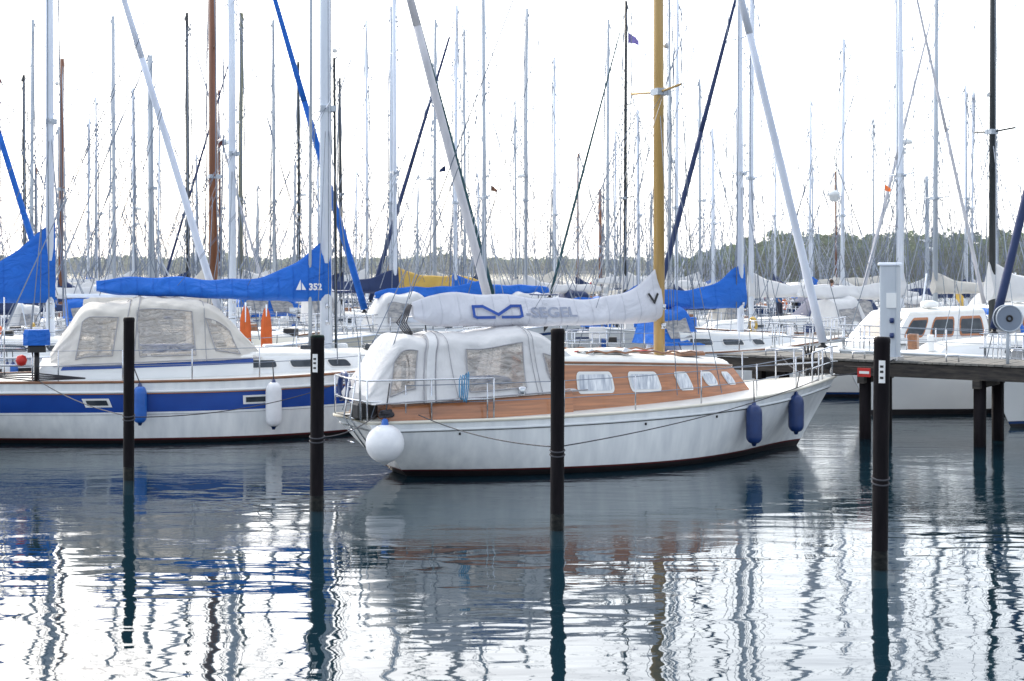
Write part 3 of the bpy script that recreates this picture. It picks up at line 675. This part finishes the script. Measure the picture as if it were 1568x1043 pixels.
BL=[
 (77,36,None,1,'alu','canvas_blue','furl_white',dict(H=17,mr=.11,ch=1.25,ca=.7,L=11.5,fr=.10,dodger='canvas_white')),
 (356,41,None,1,'alu','canvas_blue','canvas_blue',dict(H=16,mr=.12,L=11,fr=.11,cov=None,dodger='canvas_beige')),
 (327,45,None,1,'mast_wood','canvas_beige',None,dict(H=15,mr=.15,L=9.5,ch=1.0,ca=.5,dodger=None)),
 (1134,43,None,1,'alu','canvas_blue',None,dict(H=15,mr=.10,L=10,ch=.8,ca=.45,dodger='canvas_blue')),
 (742,46,None,1,'alu_grey','canvas_blue',None,dict(H=14,mr=.08,L=10,ch=.3,ca=.4,dodger='canvas_white')),
 (605,52,None,1,'alu','canvas_navy','canvas_teal',dict(H=17,mr=.09,L=11,fr=.10)),
 (697,50,None,-1,'alu','canvas_blue','canvas_navy',dict(H=14.5,mr=.09,L=10,fr=.10)),
 (1150,52,None,-1,'alu','canvas_white','canvas_navy',dict(H=16,mr=.10,L=10.5,fr=.11)),
 (1380,50,None,1,'alu','canvas_white','furl_grey',dict(H=16,mr=.10,L=10.5,fr=.07)),
 (1432,45,None,-1,'alu_grey','canvas_beige','furl_grey',dict(H=15,mr=.11,L=10.5,fr=.08)),
 (-100,46,None,1,'alu','canvas_navy','canvas_blue',dict(H=15,mr=.09,L=10,fr=.11)),
 (1290,47,60,-1,'alu','canvas_white',None,dict(mr=.09,L=9,radar=6.6)),
 (598,62,None,-1,'alu','canvas_yellow',None,dict(H=15,L=10.5,ch=.6,ca=.6)),
 (232,48,85,1,'alu_grey','canvas_white',None,dict(mr=.13,L=10)),
 (93,50,90,-1,'mast_wood','canvas_navy',None,dict(mr=.10,L=9)),
 (175,58,25,1,'alu_grey','canvas_white',None,dict(mr=.09)),
 (48,62,30,-1,'alu_grey','canvas_beige',None,dict(mr=.09)),
 (38,74,115,1,'mast_black','canvas_navy',None,dict(mr=.10)),
 (205,80,135,1,'alu','canvas_white',None,dict(mr=.09)),
 (288,58,20,1,'mast_black','canvas_navy','furl_grey',dict(mr=.10)),
 (368,66,20,-1,'mast_olive','canvas_white','canvas_navy',dict(mr=.12,L=11)),
 (420,60,None,1,'alu_grey','canvas_white',None,dict(H=17,mr=.10,L=11)),
 (458,54,None,1,'mast_black','canvas_blue',None,dict(H=16,mr=.11)),
 (522,60,120,1,'mast_black','canvas_navy',None,dict(mr=.08)),
 (562,66,None,1,'alu','canvas_white',None,dict(H=18,mr=.09,L=11)),
 (665,72,30,-1,'alu_grey','canvas_beige',None,dict(mr=.10)),
 (712,70,None,1,'alu_grey','canvas_white',None,dict(H=17,mr=.09)),
 (805,56,None,-1,'alu_grey','canvas_white',None,dict(H=16,mr=.09)),
 (850,76,88,1,'alu','canvas_beige',None,dict(mr=.09)),
 (930,62,30,-1,'alu_grey','canvas_white',None,dict(mr=.11)),
 (920,88,290,1,'mast_wood','canvas_beige',None,dict(mr=.12,L=8)),
 (957,52,None,-1,'mast_black','canvas_white','canvas_teal',dict(H=16,mr=.09)),
 (1026,70,None,1,'alu_grey','canvas_white',None,dict(H=19,mr=.09,L=11)),
 (1072,58,None,1,'alu_grey','canvas_white',None,dict(H=16,mr=.10)),
 (1093,85,300,1,'alu','canvas_blue',None,dict(mr=.09,L=8)),
 (1420,80,270,1,'alu_grey','canvas_white',None,dict(mr=.13,L=9)),
 (1375,72,None,1,'alu','canvas_beige',None,dict(H=19,mr=.10,L=11)),
 (1240,70,None,-1,'alu','canvas_blue',None,dict(H=13,mr=.08,L=9)),
 (135,70,None,-1,'alu','canvas_blue',None,dict(H=12,mr=.08,L=9)),
 (500,80,None,-1,'alu_grey','canvas_white',None,dict(H=17,mr=.10,L=10)),
 (1480,66,None,1,'alu','canvas_navy',None,dict(H=12,mr=.08,L=9)),
]
sd=10
for px,d,top,head,ma,cv,fu,op in BL:
    sd+=1; op=dict(op); L=op.get('L',9.5+random.random()); B=1.45 if L>9.6 else 1.3
    r=try_place(px,d,head,L,B)
    if not r: continue
    x,y,dd=r
    if 'H' in op: Hh=op['H']
    else: Hh=CAMH+(408-(top if top is not None else -40))*dd/F
    kw=dict(L=L,B=B,H=Hh,mast=ma,cov=cv,furl=fu,seed=sd,hull=random.choice([W,W,W,'gelcoat_b','gelcoat_cream','navy' if dd>50 else W]),stripe=random.choice(['navy','cobalt','bootred','antifoul']),dodger=random.choice(['canvas_white','canvas_beige','canvas_blue','canvas_navy','canvas_white']))
    kw.update({k:v for k,v in op.items() if k not in('L','H')})
    sail_boat(x,y,head,**kw)
for k in range(36):
    px=-60+1680*((k*.618)%1); d=random.uniform(42,95); head=random.choice((-1,1))
    r=try_place(px,d,head,8,1.2)
    if r: sail_boat(r[0],r[1],head,L=8,B=1.2,H=random.uniform(9,15),mast=random.choice(['alu','alu_grey','alu','mast_wood']),cov=random.choice(['canvas_white','canvas_blue','canvas_blue','canvas_beige','canvas_navy']),mr=.075,seed=200+k,dodger=random.choice(['canvas_white','canvas_beige','canvas_blue','canvas_blue']),ch=random.uniform(.3,.9))
def motor_boat(cx,cy,th,L=8,sd=1):
    B=1.45; h=Hull(0,L,B,[(0,1.0),(.5,1.05),(1,1.35)],.2,L*.9,[(0,.9),(.4,1),(.7,.9),(.9,.5),(1,.02)])
    mb=MB(); h.build(mb,[('z',-.35,'antifoul'),('z',.08,'navy'),('z',.14,W),('q',.55,W),('q',.8,'navy'),('q',.86,W),('q',1,W)],18)
    c=Cabin(L*.12,L*.82,[(0,1.2),(.6,1.15),(1,.55)],1.0,[(0,1.5),(1,1.35)],0,.5); c.build(mb,W,'deck',8)
    c2=Cabin(L*.22,L*.62,[(0,1.1),(1,1.0)],1.42,[(0,2.3),(1,2.25)],.1,.75,.2); c2.build(mb,W,'deck',8)
    for a,b_ in ((.06,.34),(.40,.66),(.72,.93)): c2.window(mb,a,b_,.18,.82,'mahogany','glass')
    mb.grid([[((c2.x1-c2.rf*hh+.012),y,c2.z0+.85*hh) for hh in (.2,.8)] for y in (-.7,-.25,.25,.7)],'glass',False)
    rails(mb,h,(.3,.45,.6,.75,.9),.6); pulpit(mb,h,.85,.99,.65)
    mb.tube([(L*.4,0,2.3),(L*.38,0,3.3)],.025,'alu',6); mb.lathe((L*.4,.3,2.35),[(.05,0),(.25,.03),(.25,.15),(.1,.2)],W,12)
    T=Tent(L*.03,L*.26,[(0,1.2),(1,1.2)],[(L*.03,1.7),(L*.07,2.2),(L*.15,2.3),(L*.26,2.35)],[(0,1.1),(1,1.1)],[(0,.8),(1,.85)],wins=[(L*.08,L*.22,-.88,-.5,0)]); T.build(mb,'canvas_blue' if L>8 else 'canvas_white',20,24,overlay='vinyl_dull',holes=False)
    mb.obj('motor_boat',None,(cx-.5*L*math.cos(th),cy-.5*L*math.sin(th),0),th)
for px,d,L in ((1375,39.5,8.5),(1520,40,8),(1215,40.5,7.5),(1030,60,8),(110,44,7),(470,46,7.5)):
    r=try_place(px,d,-1,L,1.45)
    if r: motor_boat(r[0],r[1],math.radians(205),L)
# ================================================================== pier
mb=MB()
A=Vector((4.4,30.5)); Bv=Vector((15.5,23.0)); u=(Bv-A).normalized(); nrm=Vector((-u.y,u.x))
if nrm.y<0: nrm=-nrm
Lp=(Bv-A).length; ang=math.atan2(u.y,u.x); Wd=1.7; DZ=1.62
k=int(Lp/.15)
for i in range(k):
    c=A+u*(i+.5)*.15+nrm*Wd/2; mb.box((c.x,c.y,DZ-.02+random.uniform(-.004,.004)),(.138,Wd+.06,.04),'pier_deck',ang)
for off in (.06,Wd-.06):
    c=A+u*Lp/2+nrm*off; mb.box((c.x,c.y,DZ-.19),(Lp,.12,.26),'pier_wood',ang)
s=.9
while s<Lp:
    for off in (.22,Wd-.22):
        c=A+u*s+nrm*off; mb.lathe((c.x,c.y,-1),[(.12,0),(.12,2.5)],'pile_black',14)
    c=A+u*s+nrm*Wd/2; mb.box((c.x,c.y,DZ-.40),(.14,Wd+.1,.16),'pier_wood',ang)
    s+=2.3
s=1.2
while s<Lp:
    c=A+u*s+nrm*.12; mb.tube([(c.x-.12,c.y,DZ+.01),(c.x-.12,c.y,DZ+.14),(c.x+.12,c.y,DZ+.14),(c.x+.12,c.y,DZ+.01)],.018,'steel',6); s+=1.9
mb.obj('wooden_pier')
mb=MB(); px_,py_=loc(1363,28.6)[:2]
mb.box((px_,py_,DZ+.95),(.34,.30,1.9),'alu_grey',ang,bev=.02); mb.box((px_,py_,DZ+1.93),(.40,.36,.06),'alu',ang,bev=.02)
mb.box((px_-.02,py_-.17,DZ+1.2),(.2,.03,.3),'gelcoat_b',ang); mb.box((px_,py_,DZ+.04),(.44,.4,.07),'steel',ang)
for z in (.5,.8): mb.lathe((px_-.02,py_-.2,DZ+z),[(.04,-.05),(.05,0),(.04,.05)],'rubber_navy',8)
mb.obj('power_pedestal')
mb=MB(); hx,hy=loc(1543,27.4)[:2]
mb.tube([(hx,hy,DZ),(hx,hy,2.5)],.035,'alu_grey',8)
for yy,mt in ((-.10,'wire'),(.08,'wire')):
    mb.add([(hx+.25*math.cos(a)*1,hy+yy,2.5+.25*math.sin(a)) for a in [2*math.pi*i/28 for i in range(28)]],[tuple(range(28))],mt,False)
    mb.tube([(hx+.25*math.cos(a),hy+yy,2.5+.25*math.sin(a)) for a in [2*math.pi*i/28 for i in range(28)]],.014,'alu_grey',6,closed=True)
mb.tube([(hx+.05*math.cos(a),hy-.11,2.5+.05*math.sin(a)) for a in [2*math.pi*i/12 for i in range(12)]],.02,'rubber_black',6,closed=True)
for r_ in (.12,.16,.2): mb.tube([(hx+r_*math.cos(a),hy-.02,2.5+r_*math.sin(a)) for a in [2*math.pi*i/24 for i in range(24)]],.04,'rubber_black',6,closed=True)
mb.obj('hose_reel')
mb=MB(); sx_,sy_=loc(1323,27.9)[:2]
mb.box((sx_,sy_,1.42),(.26,.03,.17),'red',ang); mb.box((sx_,sy_-.018,1.42),(.20,.012,.05),'white_sign',ang)
mb.box((sx_+.25,sy_-.1,1.42),(.16,.03,.42),'white_sign',ang); mb.box((sx_+.05,sy_+.05,1.5),(.9,.05,.06),'pier_wood',ang)
mb.obj('berth_sign')
# ================================================================== mooring piles
for px,d,zt,r in ((197,23.3,2.65,.088),(485,20.4,2.50,.098),(853,18.9,2.66,.092),(1347,16.45,2.67,.092)):
    x,y,_=loc(px,d); mb=MB()
    lean=random.uniform(-.012,.012)
    prof=[(r*1.02,-2),(r*1.03,-.02),(r*1.05,.10),(r,.22),(r*.99,1.2),(r,zt-.06),(r*1.04,zt-.05),(r*1.04,zt-.01),(r*.9,zt+.015),(.01,zt+.02)]
    mats=['algae','pile_wet','pile_wet','pile_black','pile_black','pile_black','pile_black','algae' if px==485 else 'pile_black','algae' if px==485 else 'pile_black']
    mb.lathe((0,0,0),prof,'pile_black',28,mats)
    for z in (1.0,1.06): mb.tube([(r*1.05*math.cos(a),r*1.05*math.sin(a),z+.02*math.sin(a)) for a in [2*math.pi*i/16 for i in range(16)]],.012,'rope_dark',5,closed=True)
    if px in(485,1347):
        zz=zt-.38
        mb.grid([[(r*1.02*math.cos(a),r*1.02*math.sin(a),zz+q_) for q_ in (-.13,.13)] for a in [math.radians(235+k*9) for k in range(6)]],'white_sign')
        for dz_ in (-.07,0,.06): mb.grid([[(r*1.035*math.cos(a),r*1.035*math.sin(a),zz+dz_+q_) for q_ in (-.014,.014)] for a in [math.radians(243+k*8) for k in range(4)]],'rubber_black')
    o=mb.obj('mooring_pile',None,(x,y,0)); o.rotation_euler=(lean,lean*.7,0)
def W2(p,org,th): return (org[0]+p[0]*math.cos(th)-p[1]*math.sin(th),org[1]+p[0]*math.sin(th)+p[1]*math.cos(th),p[2])
def rope(a,b_,sag,r=.009,mat='rope_dark'):
    mb=MB(); a=Vector(a);b2=Vector(b_); mb.tube([a.lerp(b2,i/16)-Vector((0,0,sag*4*(i/16)*(1-i/16))) for i in range(17)],r,mat,5); mb.obj('mooring_line')
P=[loc(197,23.3),loc(485,20.4),loc(853,18.9),loc(1347,16.45)]
rope((P[2][0],P[2][1],1.1),W2((1.0,-1.1,1.1),M0,TH),.1)
rope((P[2][0],P[2][1],1.1),W2((9.8,-.3,1.3),M0,TH),.12)
rope((P[1][0],P[1][1],1.05),W2((.5,-.6,1.1),M0,TH),.1)
rope((P[0][0],P[0][1],1.05),W2((1,-1.3,1.3),L0,TH2),.1)
rope((P[0][0],P[0][1],1.03),W2((7.6,-1.5,1.35),L0,TH2),.25)
rope(W2((10.2,0,1.35),M0,TH),(7.6,28.3,1.65),.1,.014)
rope(W2((10.0,.3,1.35),M0,TH),(5.6,29.7,1.65),.08,.014)
def pennant(px,d,y,c,w=.5,h_=.3,sgn=1):
    x,yy,_=loc(px,d); z=CAMH-(y-408)*d/F
    mb=MB(); mb.tube([(x,yy,z-h_),(x,yy,z+h_*1.5)],.01,'wire',4)
    mb.grid([[(x+sgn*w*i/6,yy+.06*math.sin(i*1.3),z+h_*(1-.6*i/6)-.25*w*i/6),(x+sgn*w*i/6,yy+.06*math.sin(i*1.3+.3),z-.25*w*i/6)] for i in range(7)],c)
    mb.obj('pennant')
for a in ((962,46,65,'shirt_lilac',.35,.35,1),(752,50,292,'mast_wood',.22,.2,1),(682,50,262,'canvas_navy',.22,.22,-1),(1355,52,292,'orange',.25,.25,1),(1512,60,205,'rubber_blue',.3,.2,1),(343,44,222,'bootred',.2,.2,-1)): pennant(*a)
for px,zt in ((376,2.55),(408,2.5)):
    x,y,_=loc(px,33.6); mb=MB()
    cover(mb,[(-.13,1.5,zt-.3,.02),(-.04,1.4,zt,.04),(.08,1.4,zt-.12,.04),(.13,1.55,zt-.5,.02)],'orange',8,.04,int(px))
    mb.tube([(0,0,1.0),(0,0,zt+.1)],.02,'alu',6)
    mb.obj('safety_flag',None,(x,y,0))
# ================================================================== people
def person(px,d,ztop,shirt,turn):
    x,y,_=loc(px,d); z0=ztop-1.75
    V=[(0,0,.95),(0,0,1.2),(0,-.01,1.42),(0,-.02,1.52),
       (.19,0,1.41),(.25,-.05,1.13),(.12,-.25,1.0),(-.19,0,1.41),(-.26,-.03,1.12),(-.2,-.22,.95),
       (.1,0,.88),(.11,-.02,.48),(.11,.03,.07),(.11,-.12,.03),(-.1,0,.88),(-.12,-.03,.48),(-.12,.02,.07),(-.12,-.13,.03)]
    E=[(0,1),(1,2),(2,3),(2,4),(4,5),(5,6),(2,7),(7,8),(8,9),(0,10),(10,11),(11,12),(12,13),(0,14),(14,15),(15,16),(16,17)]
    R=[.14,.13,.15,.06,.07,.05,.035,.07,.05,.035,.1,.07,.045,.04,.1,.07,.045,.04]
    me=bpy.data.meshes.new('body'); me.from_pydata(V,E,[]); o=bpy.data.objects.new('body',me); scene.collection.objects.link(o)
    bpy.context.view_layer.objects.active=o
    sk=o.modifiers.new('s','SKIN')
    for i,r in enumerate(R): me.skin_vertices[0].data[i].radius=(r,r*.8)
    me.skin_vertices[0].data[0].use_root=True
    ss=o.modifiers.new('b','SUBSURF'); ss.levels=2
    bpy.context.view_layer.update(); dg=bpy.context.evaluated_depsgraph_get(); m2=bpy.data.meshes.new_from_object(o.evaluated_get(dg))
    bpy.data.objects.remove(o)
    m2.materials.clear()
    for k in (shirt,'trousers','skin'): m2.materials.append(MATS[k])
    for p in m2.polygons:
        c=p.center; p.use_smooth=True
        p.material_index=2 if c.z>1.5 or (abs(c.x)>.08 and c.y<-.12 and c.z>.85 and c.z<1.1) else (1 if c.z<.93 else 0)
    e=empty('person',(x,y,z0),turn)
    b2=bpy.data.objects.new('body',m2); b2.parent=e; scene.collection.objects.link(b2)
    mb=MB()
    def ell(c,r,mat,n=16,zc=None):
        prof=[(math.sin(math.pi*i/12),-math.cos(math.pi*i/12)) for i in range(13)]
        vs=[];fs=[]
        for rr,zz in prof:
            for j in range(n):
                a=2*math.pi*j/n; jaw=1-.25*max(0,-zz)
                vs.append((c[0]+r[0]*rr*jaw*math.cos(a),c[1]+r[1]*rr*jaw*math.sin(a),c[2]+r[2]*zz))
        for i in range(12):
            for j in range(n): fs.append((i*n+j,i*n+(j+1)%n,(i+1)*n+(j+1)%n,(i+1)*n+j))
        mb.add(vs,fs,mat)
    ell((0,-.03,1.63),(.078,.095,.12),'skin'); ell((0,-.01,1.665),(.086,.098,.10),'hair')
    ell((0,-.125,1.62),(.014,.02,.025),'skin'); 
    for s_ in (-1,1): ell((s_*.08,-.02,1.62),(.012,.02,.03),'skin'); ell((s_*.03,-.118,1.64),(.011,.008,.008),'rubber_black'); 
    ell((0,-.116,1.575),(.025,.008,.008),'bootred')
    for s_,w in ((1,(.12,-.25,1.0)),(-1,(-.2,-.22,.95))):
        ell((w[0],w[1]-.05,w[2]-.01),(.035,.05,.02),'skin')
        for f in range(4): mb.tube([(w[0]-.03+.02*f,w[1]-.08,w[2]),(w[0]-.03+.02*f,w[1]-.13,w[2]-.01),(w[0]-.03+.02*f,w[1]-.15,w[2]-.04)],.009,'skin',6)
        mb.tube([(w[0]-s_*.035,w[1]-.03,w[2]),(w[0]-s_*.06,w[1]-.07,w[2]-.01)],.01,'skin',6)
    mb.obj('head_and_hands',e)
person(1273,52,3.02,'shirt_lilac',2.6); person(1193,56,2.9,'shirt_blue',.8)
# ================================================================== water, land, trees
mb=MB(); mb.add([(-3000,-200,0),(3000,-200,0),(3000,4000,0),(-3000,4000,0)],[(0,1,2,3)],'water_surface',False); mb.obj('water')
def land(name,pts,depth,z,mat='bank'):
    mb=MB(); rows=[]
    for x,y,zz in pts: rows.append([(x,y-6,-.5),(x,y,.6+zz*.1),(x,y+depth*.4,zz+.2),(x,y+depth,zz)])
    mb.grid(rows,mat); mb.obj(name)
def hz(x): return max(.4,min(6.5,(x-66)/6))
land('far_shore',[(-900+60*i,868+6*math.sin(i),1.5) for i in range(31)],200,1.5,'sand')
land('wooded_hill',[(x,556,hz(x)) for x in range(40,640,20)],120,3)
def trees(name,items,mat,leaf,per,ncl=10):
    rng=np.random.default_rng(5); vs=[];fs=[]
    for (x,y,z0,ht,r) in items:
        o=len(vs); tr=r*.07
        for zz,rr in ((z0-1,tr*1.4),(z0+ht*.5,tr)):
            for a in range(5): vs.append((x+rr*math.cos(a*1.2566),y+rr*math.sin(a*1.2566),zz))
        for a in range(5): fs.append((o+a,o+(a+1)%5,o+5+(a+1)%5,o+5+a))
        for k in range(ncl):
            a=rng.uniform(0,6.28); q_=rng.uniform(0,.8); hh=rng.uniform(.08,.9); zz=z0+ht*hh
            rr=r*rng.uniform(.35,.6)*(1.15-.6*max(0,hh-.5))
            cx=x+r*q_*math.cos(a);cy=y+r*q_*math.sin(a)
            P_=rng.normal(size=(per,3)); P_/=np.linalg.norm(P_,axis=1)[:,None]; P_*=rr*rng.uniform(.5,1.05,(per,1)); P_[:,2]*=.75
            for p in P_:
                c=np.array([cx,cy,zz])+p; d1=rng.normal(size=3); d1/=np.linalg.norm(d1); d2=np.cross(d1,rng.normal(size=3)); d2/=np.linalg.norm(d2)+1e-6
                s1=leaf*rng.uniform(.5,1.2); s2=leaf*rng.uniform(.5,1.2); o=len(vs)
                vs+= [tuple(c-d1*s1),tuple(c-d2*s2),tuple(c+d1*s1),tuple(c+d2*s2)]; fs.append((o,o+1,o+2,o+3))
    me=bpy.data.meshes.new(name); me.from_pydata(vs,[],fs); me.materials.append(MATS[mat]); me.update()
    o=bpy.data.objects.new(name,me); scene.collection.objects.link(o)
items=[]
x=66.0
while x<300:
    zb=hz(x); g=min(1,max(0,(x-64)/36))
    for row in range(4):
        items.append((x+random.uniform(-2,2),551+row*8+random.uniform(-3,3),-.2+zb*.30*row+.3,(5+4.0*g)*random.uniform(.94,1.08)+zb*.42,random.uniform(4.2,5.8)))
    x+=random.uniform(3.2,4.6)
trees('treeline',items,'leaves_near',.85,24)
items=[];x=-400.0
while x<270:
    px=784+x/880*F
    g=max(0,math.sin(px*.011+.6)*math.sin(px*.027+2))+random.uniform(-.15,.25)
    items.append((x,868+random.uniform(-8,8),.4,max(5,7+6.5*g),random.uniform(4.5,7)))
    items.append((x+2,880,.5,random.uniform(6,8),6.5))
    x+=random.uniform(4,6.5)
trees('treeline',items,'leaves_far',1.2,20)
# humid air over the far water
m=bpy.data.materials.new('sea_haze_air'); m.use_nodes=True; nt=m.node_tree; nt.nodes.remove(nt.nodes['Principled BSDF'])
vs_=nt.nodes.new('ShaderNodeVolumeScatter'); vs_.inputs['Density'].default_value=.00042; vs_.inputs['Anisotropy'].default_value=.2; vs_.inputs['Color'].default_value=(.92,.97,1,1)
nt.links.new(vs_.outputs[0],nt.nodes['Material Output'].inputs['Volume']); MATS['sea_haze_air']=m
mb=MB(); mb.box((0,640,12.6),(1500,720,25),'sea_haze_air'); mb.obj('sea_haze')
# ================================================================== world & sun
w=bpy.data.worlds.new('World'); scene.world=w; w.use_nodes=True; nt=w.node_tree; N=nt.nodes;K=nt.links
bg=N['Background']; out=N['World Output']
EL=math.radians(36); AZ=math.radians(-28)
sky=N.new('ShaderNodeTexSky'); sky.sky_type='NISHITA'; sky.sun_disc=False; sky.sun_elevation=EL; sky.sun_rotation=AZ; sky.dust_density=3; sky.air_density=1
K.new(sky.outputs[0],bg.inputs[0]); bg.inputs[1].default_value=.14
tc=N.new('ShaderNodeTexCoord'); dt=N.new('ShaderNodeVectorMath'); dt.operation='DOT_PRODUCT'
K.new(tc.outputs['Generated'],dt.inputs[0])
sd_=Vector((math.sin(AZ)*math.cos(EL*.4),math.cos(AZ)*math.cos(EL*.4),math.sin(EL*.4))); dt.inputs[1].default_value=sd_
mr=N.new('ShaderNodeMapRange'); K.new(dt.outputs['Value'],mr.inputs[0]); mr.inputs[1].default_value=-.3; mr.inputs[2].default_value=1; mr.inputs[3].default_value=.76; mr.inputs[4].default_value=2.4
cn=N.new('ShaderNodeTexNoise'); cn.inputs['Scale'].default_value=2.2; cn.inputs['Detail'].default_value=6; 
mpc=N.new('ShaderNodeMapping'); mpc.inputs['Scale'].default_value=(1,1,3); K.new(tc.outputs['Generated'],mpc.inputs['Vector']); K.new(mpc.outputs[0],cn.inputs['Vector'])
m2=N.new('ShaderNodeMapRange'); K.new(cn.outputs['Fac'],m2.inputs[0]); m2.inputs[1].default_value=.3; m2.inputs[2].default_value=.7; m2.inputs[3].default_value=.85; m2.inputs[4].default_value=1.15
mu=N.new('ShaderNodeMath'); mu.operation='MULTIPLY'; K.new(mr.outputs[0],mu.inputs[0]); K.new(m2.outputs[0],mu.inputs[1])
b2=N.new('ShaderNodeBackground'); b2.inputs[0].default_value=(.93,.96,.98,1); K.new(mu.outputs[0],b2.inputs[1])
ad=N.new('ShaderNodeAddShader'); K.new(bg.outputs[0],ad.inputs[0]); K.new(b2.outputs[0],ad.inputs[1]); K.new(ad.outputs[0],out.inputs['Surface'])
L=bpy.data.lights.new('sun','SUN'); L.energy=2.5; L.angle=math.radians(4); L.color=(1,.91,.78)
so=bpy.data.objects.new('sun',L); scene.collection.objects.link(so)
sv=Vector((math.sin(AZ)*math.cos(EL),math.cos(AZ)*math.cos(EL),math.sin(EL))); so.rotation_euler=(-sv).to_track_quat('-Z','Y').to_euler()
# ================================================================== camera
c=bpy.data.cameras.new('camera'); co=bpy.data.objects.new('camera',c); scene.collection.objects.link(co)
co.location=(0,0,CAMH); co.rotation_euler=(math.radians(90),0,0); c.lens=50; c.sensor_width=36
c.shift_y=-(521.5-408)/1568; c.clip_end=6000; c.clip_start=.1
c.dof.use_dof=True; c.dof.focus_distance=24.5; c.dof.aperture_fstop=2.8
scene.camera=co
scene.view_settings.view_transform='Standard'; scene.view_settings.look='None'; scene.view_settings.exposure=0
print('objects',len(bpy.data.objects),'boats placed',len(placed))
